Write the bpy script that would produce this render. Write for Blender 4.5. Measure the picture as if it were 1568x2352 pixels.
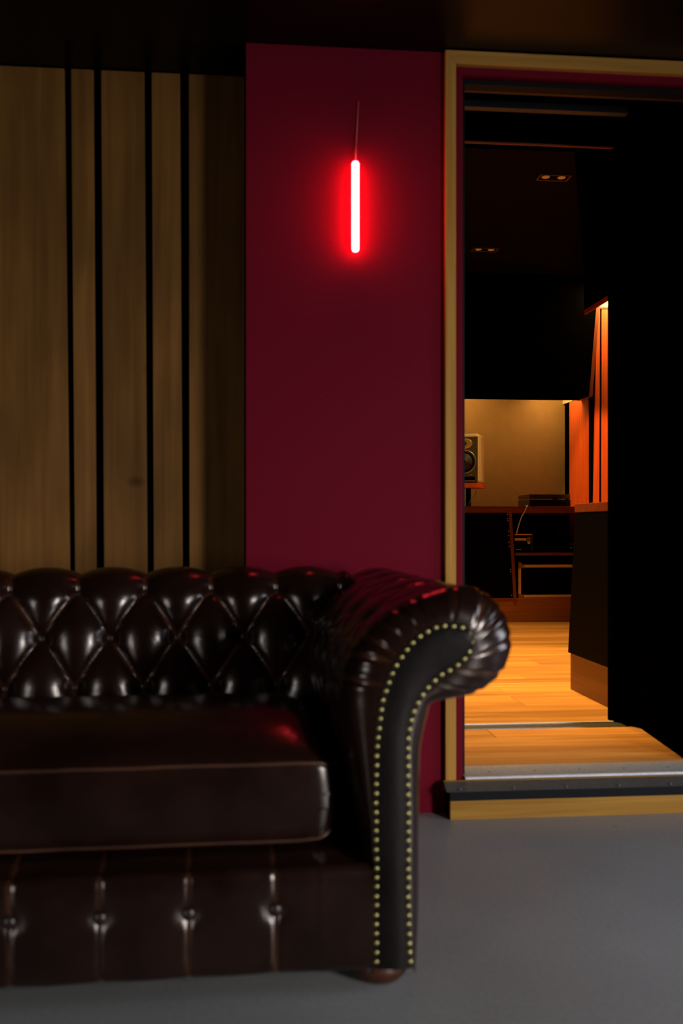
import bpy, bmesh, math, random
from mathutils import Vector, Matrix
random.seed(7)
for o in list(bpy.data.objects):
    bpy.data.objects.remove(o)
S = bpy.context.scene
COL = S.collection

# ------------------------------------------------------------------ camera
F = 2287.0                      # focal length in pixels of the 1568x2352 frame
TH = math.atan(229.0 / F)       # camera yaw against the wall normal
HOR = 1210.0                    # horizon row
CH = 0.86                       # camera height
ct, st = math.cos(TH), math.sin(TH)
cd = bpy.data.cameras.new('camera')
cam = bpy.data.objects.new('camera', cd)
COL.objects.link(cam)
cam.location = (0, 0, CH)
cam.rotation_euler = (math.pi / 2, 0, -TH)
cd.sensor_fit = 'VERTICAL'
cd.sensor_height = 36.0
cd.lens = 36.0 * F / 2352.0
cd.shift_y = (HOR - 1176.0) / 2352.0
cd.clip_start = 0.05
cd.dof.use_dof = True
cd.dof.focus_distance = 6.5
cd.dof.aperture_fstop = 3.0
S.camera = cam

# ------------------------------------------------------------------ view, world, lights
S.view_settings.view_transform = 'Standard'
S.view_settings.look = 'None'
S.view_settings.exposure = 0.0
S.view_settings.gamma = 1.0
S.view_settings.use_curve_mapping = False
S.cycles.use_denoising = True
S.cycles.max_bounces = 8
S.cycles.sample_clamp_indirect = 4.0
w = bpy.data.worlds.new('world')
S.world = w
w.use_nodes = True
w.node_tree.nodes['Background'].inputs[0].default_value = (0.5, 0.6, 0.8, 1)
w.node_tree.nodes['Background'].inputs[1].default_value = 0.004

def area(name, loc, target, sx, sy, power, color, spread=180):
    l = bpy.data.lights.new(name, 'AREA')
    l.shape = 'RECTANGLE'; l.size = sx; l.size_y = sy
    l.energy = power; l.color = color; l.spread = math.radians(spread)
    o = bpy.data.objects.new(name, l)
    COL.objects.link(o)
    o.location = loc
    o.rotation_euler = (Vector(target) - Vector(loc)).to_track_quat('-Z', 'Y').to_euler()
    return o

def spot(name, loc, target, power, color, cone=110, blend=0.6, size=0.05):
    l = bpy.data.lights.new(name, 'SPOT')
    l.energy = power; l.color = color; l.spot_size = math.radians(cone); l.spot_blend = blend
    l.shadow_soft_size = size
    o = bpy.data.objects.new(name, l)
    COL.objects.link(o)
    o.location = loc
    o.rotation_euler = (Vector(target) - Vector(loc)).to_track_quat('-Z', 'Y').to_euler()
    return o

# bare area lights for assumed, unseen windows on the lounge's right (low, diffused) plus an added dim fill, left behind the camera
area('assumed_window_light', (2.95, -1.4, 1.05), (0.3, 2.9, -0.3), 0.8, 1.3, 38, (0.94, 0.93, 0.92), 76)
area('assumed_side_window_light', (2.95, 1.55, 0.95), (1.0, 2.2, 0.0), 0.9, 1.0, 14, (0.80, 0.86, 1.0), 120)
area('left_fill_light', (-2.9, -1.2, 1.0), (0.1, 2.6, 0.35), 0.7, 1.3, 3.0, (0.95, 0.93, 0.9), 60)
# warm lamps of the control room, and two added spots
WARM = (1.0, 0.58, 0.17)
for k, (x, y, pw, cone) in enumerate([(1.0, 4.7, 400, 72), (1.25, 5.2, 150, 84), (1.5, 5.95, 260, 80)]):
    spot('downlight_beam', (x, y, 2.84), (x, y + 0.05, 0), pw, WARM, cone, 0.6, 0.05)
spot('plank_fill_spot', (1.5, 5.7, 2.84), (3.04, 7.93, 1.30), 560, (1.0, 0.48, 0.12), 19, 0.5, 0.04)  # added spot without a fixture, brightens the cedar planks
spot('speaker_fill_spot', (2.1, 6.7, 2.84), (1.84, 8.0, 1.28), 75, (1.0, 0.62, 0.2), 17, 0.4, 0.03)  # added spot without a fixture, lights the speaker's front and side
area('soffit_strip_light', (1.85, 8.2, 2.2), (1.8, 8.45, 1.2), 0.4, 0.10, 7, (1.0, 0.55, 0.15))
area('cove_light_far', (2.62, 8.25, 2.10), (2.84, 8.3, 1.7), 0.4, 0.06, 4.5, WARM)
area('cove_light_near', (3.1, 7.70, 2.78), (3.1, 7.93, 2.3), 0.6, 0.06, 14.0, (1.0, 0.6, 0.18))

# ------------------------------------------------------------------ helpers
def ray(px, py):
    u = (px - 784.0) / F; v = (HOR - py) / F
    return Vector((st + u * ct, ct - u * st, v))       # per unit depth
def at(px, py, Y):
    r = ray(px, py); t = Y / r.y
    return Vector((r.x * t, Y, CH + r.z * t))
def atX(px, py, X):
    r = ray(px, py); t = X / r.x
    return Vector((X, r.y * t, CH + r.z * t))
def atz(px, py, z):
    r = ray(px, py); t = (z - CH) / r.z
    return Vector((r.x * t, r.y * t, z))
def atd(px, py, d):
    r = ray(px, py)
    return Vector((r.x * d, r.y * d, CH + r.z * d))

def tag(o, label=None, cat=None, group=None, kind=None):
    if label: o['label'] = label
    if cat: o['category'] = cat
    if group: o['group'] = group
    if kind: o['kind'] = kind
    return o
def empty(name, loc=(0, 0, 0), rz=0, label=None, cat=None, group=None):
    o = bpy.data.objects.new(name, None)
    COL.objects.link(o)
    o.location = loc; o.rotation_euler = (0, 0, rz)
    o.empty_display_size = 0.1
    return tag(o, label, cat, group)
def link(name, me, mat, parent=None):
    o = bpy.data.objects.new(name, me)
    COL.objects.link(o)
    if mat is not None and not me.materials: me.materials.append(mat)
    if parent is not None: o.parent = parent
    return o
def mesh(name, verts, faces, mat, parent=None, smooth=False):
    me = bpy.data.meshes.new(name)
    me.from_pydata([tuple(v) for v in verts], [], faces)
    me.update()
    bm = bmesh.new(); bm.from_mesh(me)
    bmesh.ops.recalc_face_normals(bm, faces=bm.faces)
    bm.to_mesh(me); bm.free()
    if smooth:
        for p in me.polygons: p.use_smooth = True
    return link(name, me, mat, parent)
def from_bm(name, bm, mat, parent=None, smooth=False):
    me = bpy.data.meshes.new(name)
    bmesh.ops.recalc_face_normals(bm, faces=bm.faces)
    bm.to_mesh(me); bm.free()
    if smooth:
        for p in me.polygons: p.use_smooth = True
    return link(name, me, mat, parent)
def add_box(bm, x0, x1, y0, y1, z0, z1, bev=0.0):
    r = bmesh.ops.create_cube(bm, size=1.0)
    for v in r['verts']:
        v.co = Vector(((x0 + x1) / 2 + v.co.x * (x1 - x0), (y0 + y1) / 2 + v.co.y * (y1 - y0), (z0 + z1) / 2 + v.co.z * (z1 - z0)))
    if bev > 0:
        es = list({e for v in r['verts'] for e in v.link_edges})
        bmesh.ops.bevel(bm, geom=es, offset=bev, segments=2, profile=0.6, affect='EDGES')
def box(name, x0, x1, y0, y1, z0, z1, mat, parent=None, bev=0.0, loc=None):
    bm = bmesh.new()
    add_box(bm, x0, x1, y0, y1, z0, z1, bev)
    return from_bm(name, bm, mat, parent)
def prism(name, pts, depth_vec, mat, parent=None, bev=0.0):
    """polygon (list of 3D points) extruded along depth_vec"""
    bm = bmesh.new()
    a = [bm.verts.new(Vector(p)) for p in pts]
    b = [bm.verts.new(Vector(p) + Vector(depth_vec)) for p in pts]
    n = len(pts)
    bm.faces.new(a); bm.faces.new(b[::-1])
    for i in range(n):
        bm.faces.new([a[i], a[(i + 1) % n], b[(i + 1) % n], b[i]])
    if bev > 0:
        bmesh.ops.bevel(bm, geom=list(bm.edges), offset=bev, segments=2, profile=0.6, affect='EDGES')
    return from_bm(name, bm, mat, parent)
def lathe(name, prof, mat, parent=None, seg=32, axis='Z', origin=(0, 0, 0), sx=1.0, sz=1.0):
    """profile [(r, h)], revolved; axis 'Z' up, or 'Y' (h along -Y, i.e. towards the viewer)"""
    vs, fs = [], []
    for (r, h) in prof:
        for k in range(seg):
            a = 2 * math.pi * k / seg
            if axis == 'Z': vs.append((origin[0] + r * math.cos(a), origin[1] + r * math.sin(a), origin[2] + h))
            else: vs.append((origin[0] + sx * r * math.cos(a), origin[1] - h, origin[2] + sz * r * math.sin(a)))
    for i in range(len(prof) - 1):
        for k in range(seg):
            fs.append((i * seg + k, i * seg + (k + 1) % seg, (i + 1) * seg + (k + 1) % seg, (i + 1) * seg + k))
    fs.append(tuple(range(seg)))
    fs.append(tuple((len(prof) - 1) * seg + k for k in range(seg)))
    return mesh(name, vs, fs, mat, parent, smooth=True)
def tube(name, pts, r, mat, parent=None, seg=10, closed=False):
    pts = [Vector(p) for p in pts]
    vs, fs = [], []
    n = len(pts)
    up = None
    for i, p in enumerate(pts):
        if closed: t = (pts[(i + 1) % n] - pts[i - 1]).normalized()
        else: t = (pts[min(i + 1, n - 1)] - pts[max(i - 1, 0)]).normalized()
        if up is None:
            up = Vector((0, 0, 1)) if abs(t.z) < 0.9 else Vector((0, 1, 0))
        s = t.cross(up).normalized(); up = s.cross(t).normalized()
        rr = r[i] if isinstance(r, (list, tuple)) else r
        for k in range(seg):
            a = 2 * math.pi * k / seg
            vs.append(p + s * (rr * math.cos(a)) + up * (rr * math.sin(a)))
    m = n if closed else n - 1
    for i in range(m):
        j = (i + 1) % n
        for k in range(seg):
            fs.append((i * seg + k, i * seg + (k + 1) % seg, j * seg + (k + 1) % seg, j * seg + k))
    if not closed:
        fs.append(tuple(range(seg))); fs.append(tuple((n - 1) * seg + k for k in range(seg)))
    return mesh(name, vs, fs, mat, parent, smooth=True)
def catmull(P, n, closed=False):
    """resample a list of tuples (any dimension) with Catmull-Rom, n samples per span"""
    out = []
    m = len(P)
    for i in range(m - 1):
        p0 = P[max(i - 1, 0)]; p1 = P[i]; p2 = P[i + 1]; p3 = P[min(i + 2, m - 1)]
        for k in range(n):
            t = k / n
            out.append(tuple(0.5 * ((2 * b) + (-a + c) * t + (2 * a - 5 * b + 4 * c - d) * t * t + (-a + 3 * b - 3 * c + d) * t ** 3) for a, b, c, d in zip(p0, p1, p2, p3)))
    out.append(tuple(P[-1]))
    return out

# ------------------------------------------------------------------ materials
def new_mat(name):
    m = bpy.data.materials.new(name); m.use_nodes = True
    nt = m.node_tree
    return m, nt, nt.nodes['Principled BSDF']
def N(nt, t, **kw):
    n = nt.nodes.new(t)
    for k, v in kw.items(): setattr(n, k, v)
    return n
def plain(name, color, rough=0.5, metal=0.0, bump=0.0, scale=60.0, var=0.12, spec=0.5, coat=0.0):
    m, nt, b = new_mat(name)
    tc = N(nt, 'ShaderNodeTexCoord')
    ns = N(nt, 'ShaderNodeTexNoise'); ns.inputs['Scale'].default_value = scale; ns.inputs['Detail'].default_value = 4
    nt.links.new(tc.outputs['Object'], ns.inputs['Vector'])
    r = N(nt, 'ShaderNodeValToRGB')
    r.color_ramp.elements[0].position = 0.3; r.color_ramp.elements[1].position = 0.7
    r.color_ramp.elements[0].color = tuple(c * (1 - var) for c in color) + (1,)
    r.color_ramp.elements[1].color = tuple(min(1, c * (1 + var)) for c in color) + (1,)
    nt.links.new(ns.outputs['Fac'], r.inputs['Fac'])
    nt.links.new(r.outputs['Color'], b.inputs['Base Color'])
    b.inputs['Roughness'].default_value = rough
    b.inputs['Metallic'].default_value = metal
    b.inputs['Specular IOR Level'].default_value = spec
    b.inputs['Coat Weight'].default_value = coat
    if bump > 0:
        bp = N(nt, 'ShaderNodeBump'); bp.inputs['Strength'].default_value = bump; bp.inputs['Distance'].default_value = 0.002
        nt.links.new(ns.outputs['Fac'], bp.inputs['Height']); nt.links.new(bp.outputs['Normal'], b.inputs['Normal'])
    return m
def wood(name, c1, c2, axis='X', rough=0.5, scale=1.0, knots=False, blotch=0.0, rnd=0.0, spec=0.4):
    """grain running along axis"""
    m, nt, b = new_mat(name)
    tc = N(nt, 'ShaderNodeTexCoord'); oi = N(nt, 'ShaderNodeObjectInfo')
    mp = N(nt, 'ShaderNodeMapping')
    s = {'X': (0.9, 22, 22), 'Y': (22, 0.9, 22), 'Z': (22, 22, 0.9)}[axis]
    mp.inputs['Scale'].default_value = tuple(v * scale for v in s)
    add = N(nt, 'ShaderNodeVectorMath', operation='ADD')
    mul = N(nt, 'ShaderNodeVectorMath', operation='SCALE'); mul.inputs['Scale'].default_value = 37.0
    cx = N(nt, 'ShaderNodeCombineXYZ')
    for k in range(3): nt.links.new(oi.outputs['Random'], cx.inputs[k])
    nt.links.new(cx.outputs[0], mul.inputs[0])
    nt.links.new(tc.outputs['Object'], add.inputs[0]); nt.links.new(mul.outputs[0], add.inputs[1])
    nt.links.new(add.outputs[0], mp.inputs['Vector'])
    n1 = N(nt, 'ShaderNodeTexNoise'); n1.inputs['Scale'].default_value = 2.2; n1.inputs['Detail'].default_value = 6; n1.inputs['Distortion'].default_value = 0.6
    nt.links.new(mp.outputs[0], n1.inputs['Vector'])
    r = N(nt, 'ShaderNodeValToRGB')
    r.color_ramp.elements[0].position = 0.3; r.color_ramp.elements[1].position = 0.72
    r.color_ramp.elements[0].color = c1 + (1,); r.color_ramp.elements[1].color = c2 + (1,)
    nt.links.new(n1.outputs['Fac'], r.inputs['Fac'])
    out = r.outputs['Color']
    if blotch > 0:
        n2 = N(nt, 'ShaderNodeTexNoise'); n2.inputs['Scale'].default_value = 3.2; n2.inputs['Detail'].default_value = 3
        mp2 = N(nt, 'ShaderNodeMapping'); mp2.inputs['Scale'].default_value = {'X': (.5, 1.6, 1.6), 'Y': (1.6, .5, 1.6), 'Z': (1.6, 1.6, .6)}[axis]
        nt.links.new(add.outputs[0], mp2.inputs['Vector']); nt.links.new(mp2.outputs[0], n2.inputs['Vector'])
        r2 = N(nt, 'ShaderNodeValToRGB')
        r2.color_ramp.elements[0].position = 0.35; r2.color_ramp.elements[1].position = 0.65
        r2.color_ramp.elements[0].color = (1 - blotch,) * 3 + (1,); r2.color_ramp.elements[1].color = (1, 1, 1, 1)
        nt.links.new(n2.outputs['Fac'], r2.inputs['Fac'])
        mx = N(nt, 'ShaderNodeMixRGB', blend_type='MULTIPLY'); mx.inputs[0].default_value = 1
        nt.links.new(out, mx.inputs[1]); nt.links.new(r2.outputs[0], mx.inputs[2]); out = mx.outputs[0]
    if knots:
        vo = N(nt, 'ShaderNodeTexVoronoi'); vo.inputs['Scale'].default_value = 2.3
        mp3 = N(nt, 'ShaderNodeMapping'); mp3.inputs['Scale'].default_value = (1.0, 0.2, 1.5)
        nt.links.new(add.outputs[0], mp3.inputs['Vector']); nt.links.new(mp3.outputs[0], vo.inputs['Vector'])
        r3 = N(nt, 'ShaderNodeValToRGB')
        r3.color_ramp.elements[0].position = 0.02; r3.color_ramp.elements[1].position = 0.085
        r3.color_ramp.elements[0].color = (0.35, 0.3, 0.25, 1); r3.color_ramp.elements[1].color = (1, 1, 1, 1)
        nt.links.new(vo.outputs['Distance'], r3.inputs['Fac'])
        mx = N(nt, 'ShaderNodeMixRGB', blend_type='MULTIPLY'); mx.inputs[0].default_value = 1
        nt.links.new(out, mx.inputs[1]); nt.links.new(r3.outputs[0], mx.inputs[2]); out = mx.outputs[0]
    if rnd > 0:
        hv = N(nt, 'ShaderNodeHueSaturation')
        ma = N(nt, 'ShaderNodeMath', operation='MULTIPLY_ADD'); ma.inputs[1].default_value = rnd; ma.inputs[2].default_value = 1 - rnd / 2
        nt.links.new(oi.outputs['Random'], ma.inputs[0]); nt.links.new(ma.outputs[0], hv.inputs['Value'])
        nt.links.new(out, hv.inputs['Color']); out = hv.outputs[0]
    nt.links.new(out, b.inputs['Base Color'])
    b.inputs['Roughness'].default_value = rough; b.inputs['Specular IOR Level'].default_value = spec
    bp = N(nt, 'ShaderNodeBump'); bp.inputs['Strength'].default_value = 0.12; bp.inputs['Distance'].default_value = 0.001
    nt.links.new(n1.outputs['Fac'], bp.inputs['Height']); nt.links.new(bp.outputs[0], b.inputs['Normal'])
    return m
def leather(name, base, worn, rough=0.34):
    m, nt, b = new_mat(name)
    tc = N(nt, 'ShaderNodeTexCoord')
    at_ = N(nt, 'ShaderNodeAttribute'); at_.attribute_name = 'wear'
    ns = N(nt, 'ShaderNodeTexNoise'); ns.inputs['Scale'].default_value = 7; ns.inputs['Detail'].default_value = 5
    nt.links.new(tc.outputs['Object'], ns.inputs['Vector'])
    r = N(nt, 'ShaderNodeValToRGB')
    r.color_ramp.elements[0].position = 0.35; r.color_ramp.elements[1].position = 0.7
    r.color_ramp.elements[0].color = tuple(c * 0.7 for c in base) + (1,); r.color_ramp.elements[1].color = tuple(c * 1.35 for c in base) + (1,)
    nt.links.new(ns.outputs['Fac'], r.inputs['Fac'])
    mx = N(nt, 'ShaderNodeMixRGB'); mx.inputs[2].default_value = worn + (1,)
    nt.links.new(r.outputs[0], mx.inputs[1])
    mm = N(nt, 'ShaderNodeMath', operation='MULTIPLY')
    nt.links.new(at_.outputs['Fac'], mm.inputs[0])
    n3 = N(nt, 'ShaderNodeTexNoise'); n3.inputs['Scale'].default_value = 9
    nt.links.new(tc.outputs['Object'], n3.inputs['Vector'])
    mr = N(nt, 'ShaderNodeMapRange'); mr.inputs[1].default_value = 0.35; mr.inputs[2].default_value = 0.6
    nt.links.new(n3.outputs['Fac'], mr.inputs[0]); nt.links.new(mr.outputs[0], mm.inputs[1])
    nt.links.new(mm.outputs[0], mx.inputs[0])
    nt.links.new(mx.outputs[0], b.inputs['Base Color'])
    rr = N(nt, 'ShaderNodeMapRange'); rr.inputs[3].default_value = rough - 0.06; rr.inputs[4].default_value = rough + 0.1
    nt.links.new(ns.outputs['Fac'], rr.inputs[0]); nt.links.new(rr.outputs[0], b.inputs['Roughness'])
    b.inputs['Specular IOR Level'].default_value = 0.5
    b.inputs['Specular Tint'].default_value = (1.0, 0.9, 0.84, 1)
    vo = N(nt, 'ShaderNodeTexVoronoi'); vo.inputs['Scale'].default_value = 420
    nt.links.new(tc.outputs['Object'], vo.inputs['Vector'])
    bp = N(nt, 'ShaderNodeBump'); bp.inputs['Strength'].default_value = 0.12; bp.inputs['Distance'].default_value = 0.0006
    nt.links.new(vo.outputs['Distance'], bp.inputs['Height'])
    bp2 = N(nt, 'ShaderNodeBump'); bp2.inputs['Strength'].default_value = 0.18; bp2.inputs['Distance'].default_value = 0.006
    n4 = N(nt, 'ShaderNodeTexNoise'); n4.inputs['Scale'].default_value = 16; n4.inputs['Detail'].default_value = 3; n4.inputs['Distortion'].default_value = 1.0
    nt.links.new(tc.outputs['Object'], n4.inputs['Vector'])
    nt.links.new(n4.outputs['Fac'], bp2.inputs['Height']); nt.links.new(bp.outputs[0], bp2.inputs['Normal'])
    nt.links.new(bp2.outputs[0], b.inputs['Normal'])
    return m

M_leather = leather('leather', (0.0125, 0.0046, 0.003), (0.09, 0.03, 0.014), 0.19)
M_facing = leather('facing_leather', (0.006, 0.0045, 0.0045), (0.03, 0.015, 0.01), 0.42)
M_facing.node_tree.nodes['Principled BSDF'].inputs['Specular IOR Level'].default_value = 0.14
M_piping = leather('piping_leather', (0.05, 0.017, 0.009), (0.13, 0.04, 0.015), 0.4)
M_button = plain('button_leather', (0.018, 0.007, 0.005), 0.35)
M_brass = plain('antique_brass', (0.42, 0.35, 0.13), 0.35, 1.0)
M_foot = wood('foot_wood', (0.03, 0.009, 0.004), (0.06, 0.018, 0.007), 'X', 0.4)
M_red = plain('red_paint', (0.130, 0.0045, 0.0135), 0.7, bump=0.15, scale=160, var=0.05, spec=0.04)
M_black = plain('black_paint', (0.001, 0.0009, 0.0009), 0.9, spec=0.0)
M_blackcloth = plain('black_cloth', (0.0012, 0.001, 0.001), 0.95, spec=0.0, scale=400, bump=0.2)
M_ceiling = plain('black_satin_ceiling', (0.003, 0.0025, 0.0022), 0.34, spec=0.12, scale=8)
M_darkwall = plain('dark_wall', (0.02, 0.018, 0.018), 0.8)
M_rubber = plain('black_rubber', (0.004, 0.0045, 0.006), 0.6, spec=0.12)
M_oak = wood('oak_frame', (0.34, 0.155, 0.026), (0.46, 0.235, 0.05), 'Z', 0.6, spec=0.1)
M_oakX = wood('oak_step', (0.28, 0.13, 0.02), (0.42, 0.21, 0.038), 'X', 0.6, spec=0.1, blotch=0.1)
M_plank = wood('wall_plank_wood', (0.17, 0.070, 0.014), (0.26, 0.115, 0.026), 'Z', 0.55, scale=0.7, knots=True, blotch=0.35, rnd=0.25, spec=0.12)
M_floorboard = wood('floorboard_oak', (0.52, 0.22, 0.05), (0.82, 0.42, 0.12), 'X', 0.36, scale=0.7, rnd=0.5, blotch=0.15)
M_cedar = wood('cedar', (0.50, 0.070, 0.012), (0.72, 0.125, 0.022), 'Z', 0.45)
M_deskwood = wood('desk_wood', (0.17, 0.035, 0.012), (0.27, 0.06, 0.02), 'X', 0.4)
M_deskwoodZ = wood('desk_wood_upright', (0.17, 0.035, 0.012), (0.27, 0.06, 0.02), 'Z', 0.4)
M_alu = plain('brushed_aluminium', (0.55, 0.57, 0.62), 0.5, 0.45, scale=90, var=0.12)
M_darkalu = plain('dark_aluminium', (0.16, 0.16, 0.16), 0.4, 1.0)
M_oliv = plain('olive_wall_paint', (0.30, 0.185, 0.07), 0.7, bump=0.1, var=0.06, scale=12)
M_cream = plain('cream_paint', (0.8, 0.66, 0.36), 0.7)
M_spk = plain('speaker_cabinet', (0.72, 0.55, 0.33), 0.42)
M_spkfront = plain('speaker_baffle', (0.055, 0.045, 0.03), 0.55)
M_cone = plain('speaker_cone', (0.10, 0.07, 0.035), 0.42)
M_ring = plain('speaker_ring', (0.55, 0.5, 0.58), 0.3, 0.8)
M_gold = plain('waveguide_gold', (0.5, 0.33, 0.12), 0.3, 0.4)
M_case = plain('flight_case_laminate', (0.0012, 0.001, 0.0008), 0.7, spec=0.03)
M_trimbrass = plain('case_edging', (0.85, 0.58, 0.30), 0.5, 0.3)
M_cable = plain('white_cable', (0.85, 0.85, 0.8), 0.4)
M_glossblack = plain('gloss_black', (0.02, 0.016, 0.01), 0.12, spec=0.8)
M_screw = plain('steel_screw', (0.6, 0.58, 0.55), 0.3, 1.0)

# polished concrete floor of the lounge
def concrete():
    m, nt, b = new_mat('polished_concrete')
    tc = N(nt, 'ShaderNodeTexCoord')
    n1 = N(nt, 'ShaderNodeTexNoise'); n1.inputs['Scale'].default_value = 1.6; n1.inputs['Detail'].default_value = 6
    n2 = N(nt, 'ShaderNodeTexNoise'); n2.inputs['Scale'].default_value = 90; n2.inputs['Detail'].default_value = 3
    for n in (n1, n2): nt.links.new(tc.outputs['Object'], n.inputs['Vector'])
    r = N(nt, 'ShaderNodeValToRGB')
    r.color_ramp.elements[0].position = 0.3; r.color_ramp.elements[1].position = 0.75
    r.color_ramp.elements[0].color = (0.225, 0.221, 0.218, 1); r.color_ramp.elements[1].color = (0.295, 0.290, 0.286, 1)
    nt.links.new(n1.outputs['Fac'], r.inputs['Fac'])
    r2 = N(nt, 'ShaderNodeValToRGB')
    r2.color_ramp.elements[0].position = 0.35; r2.color_ramp.elements[1].position = 0.6
    r2.color_ramp.elements[0].color = (0.86, 0.86, 0.86, 1); r2.color_ramp.elements[1].color = (1, 1, 1, 1)
    nt.links.new(n2.outputs['Fac'], r2.inputs['Fac'])
    # a few dark scuffs
    vo = N(nt, 'ShaderNodeTexVoronoi'); vo.inputs['Scale'].default_value = 2.1
    mp = N(nt, 'ShaderNodeMapping'); mp.inputs['Scale'].default_value = (0.6, 1.6, 1)
    nt.links.new(tc.outputs['Object'], mp.inputs['Vector']); nt.links.new(mp.outputs[0], vo.inputs['Vector'])
    r3 = N(nt, 'ShaderNodeValToRGB')
    r3.color_ramp.elements[0].position = 0.008; r3.color_ramp.elements[1].position = 0.02
    r3.color_ramp.elements[0].color = (0.5, 0.5, 0.5, 1); r3.color_ramp.elements[1].color = (1, 1, 1, 1)
    nt.links.new(vo.outputs['Distance'], r3.inputs['Fac'])
    mx = N(nt, 'ShaderNodeMixRGB', blend_type='MULTIPLY'); mx.inputs[0].default_value = 1
    nt.links.new(r.outputs[0], mx.inputs[1]); nt.links.new(r2.outputs[0], mx.inputs[2])
    mx2 = N(nt, 'ShaderNodeMixRGB', blend_type='MULTIPLY'); mx2.inputs[0].default_value = 1
    nt.links.new(mx.outputs[0], mx2.inputs[1]); nt.links.new(r3.outputs[0], mx2.inputs[2])
    nt.links.new(mx2.outputs[0], b.inputs['Base Color'])
    rr = N(nt, 'ShaderNodeMapRange'); rr.inputs[3].default_value = 0.30; rr.inputs[4].default_value = 0.46
    nt.links.new(n1.outputs['Fac'], rr.inputs[0]); nt.links.new(rr.outputs[0], b.inputs['Roughness'])
    b.inputs['Specular IOR Level'].default_value = 0.45
    bp = N(nt, 'ShaderNodeBump'); bp.inputs['Strength'].default_value = 0.05; bp.inputs['Distance'].default_value = 0.001
    nt.links.new(n2.outputs['Fac'], bp.inputs['Height']); nt.links.new(bp.outputs[0], b.inputs['Normal'])
    return m
M_concrete = concrete()

# ------------------------------------------------------------------ the lounge shell
YW = 2.952          # red wall face
YP = 3.17           # face of the recessed plank wall
YS = 2.873          # face of the step
ZC = 2.29           # lounge ceiling
ZF = 0.103          # raised floor behind the door
XR0 = at(565, 700, YW).x            # left edge of red wall
XJ0 = at(1021, 700, YW).x           # left edge of the door frame
XDR = 2.05                          # right end of the door opening (outside the frame)

tag(box('floor', -4, 4, -4, 3.2, -0.1, 0.0, M_concrete), kind='structure')
tag(box('ceiling', -4, 3.2, -4, 2.992, ZC, ZC + 0.1, M_ceiling), kind='structure')
tag(box('ceiling', -4, XR0 + 0.02, 2.992, 3.35, ZC, ZC + 0.1, M_ceiling), kind='structure')
tag(box('wall_header', XJ0, XDR + 0.05, 2.992, 3.05, ZC - 0.004, 2.55, M_black), kind='structure')
tag(box('wall_rear', -4, 4, -4.1, -4, 0, ZC, M_darkwall), kind='structure')
tag(box('wall_right', 3.1, 3.2, -4, 3.0, 0, ZC, M_darkwall), kind='structure')
tag(box('wall_left', -4.1, -4, -4, 3.3, 0, ZC, M_darkwall), kind='structure')
tag(box('wall_front', XR0, XJ0 + 0.004, YW, YW + 0.5, 0, ZC - 0.002, M_red), kind='structure')
tag(box('wall_front', XDR + 0.03, 3.1, YW, YW + 0.5, 0, ZC - 0.002, M_red), kind='structure')
# recessed plank wall: black backing with wooden planks
wl = tag(box('wall_panelled', -4, XR0 + 0.02, YP + 0.02, YP + 0.12, 0, ZC - 0.001, M_black), kind='structure')
gaps = [(147, 159.5, 163, 172), (214, 220.5, 232, 239), (331, 338, 348, 353), (413, 419, 433.5, 435)]
edges = [(-142, -142)]
xs = []
prev = (-150, -135)
for (a0, a1, b0, b1) in gaps:
    xs.append((prev, (a0, a1))); prev = (b0, b1)
xs.append((prev, (559.5, 561)))
# planks beyond the left edge of the picture
xs = [((-430, -395), (-235, -215)), ((-222, -202), (-163, -148))] + xs
# top row of the planks follows the ceiling, bottom is the floor
for (L, R) in xs:
    def pt(pt2, zt):
        (xt, xb) = pt2
        pa = at(xt, 150, YP); pb = at(xb, 1290, YP)
        k = (zt - pb.z) / (pa.z - pb.z)
        return Vector((pb.x + (pa.x - pb.x) * k, YP, zt))
    q = [pt(L, 0.0), pt(R, 0.0), pt(R, ZC - 0.003), pt(L, ZC - 0.003)]
    if R[0] > 550: q[1].x = q[2].x = XR0 - 0.004
    prism('plank', q, (0, 0.0195, 0), M_plank, wl, bev=0.0015)

# ------------------------------------------------------------------ door: oak frame, red reveal, rails, step
YFR = 2.93
ZD = at(1300, 133, YFR).z
fx0 = at(1023, 900, YFR).x; fx1 = at(1047, 900, YFR).x
rx1 = at(1062, 900, YFR + 0.02).x
zb = at(1030, 1796, YFR).z
d1 = empty('door_1'); tag(d1, kind='structure')
zt_out = ZC - 0.004
zt_in = at(1047, 145.5, YFR).z
zt_red = at(1062, 170, YFR + 0.02).z
prism('frame_post', [(fx0, YFR, zb), (fx1, YFR, zb), (fx1, YFR, zt_in), (fx0, YFR, zt_out)], (0, 0.06, 0), M_oak, d1, bev=0.0015)
M_oakH = wood('oak_head', (0.34, 0.155, 0.026), (0.46, 0.235, 0.05), 'X', 0.6, spec=0.1)
prism('frame_head', [(fx0, YFR, zt_out), (fx1, YFR, zt_in), (XDR, YFR, zt_in), (XDR + 0.03, YFR, zt_out)], (0, 0.06, 0), M_oakH, d1, bev=0.0015)
prism('frame_post', [(XDR, YFR, zb), (XDR + 0.03, YFR, zb), (XDR + 0.03, YFR, zt_out), (XDR, YFR, zt_in)], (0, 0.06, 0), M_oak, d1, bev=0.0015)
box('reveal', fx1, rx1, YFR + 0.022, YFR + 0.07, zb, zt_red, M_red, d1)
box('reveal', fx1, XDR, YFR + 0.022, YFR + 0.07, zt_red, zt_in, M_red, d1)
gx = at(1066, 900, YFR + 0.05).x
box('gasket', rx1, gx, YFR + 0.045, YFR + 0.09, zb + 0.01, zt_red - 0.004, M_rubber, d1)
box('gasket', gx, XDR, YFR + 0.045, YFR + 0.09, zt_red - 0.018, zt_red - 0.0045, M_rubber, d1)
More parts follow.
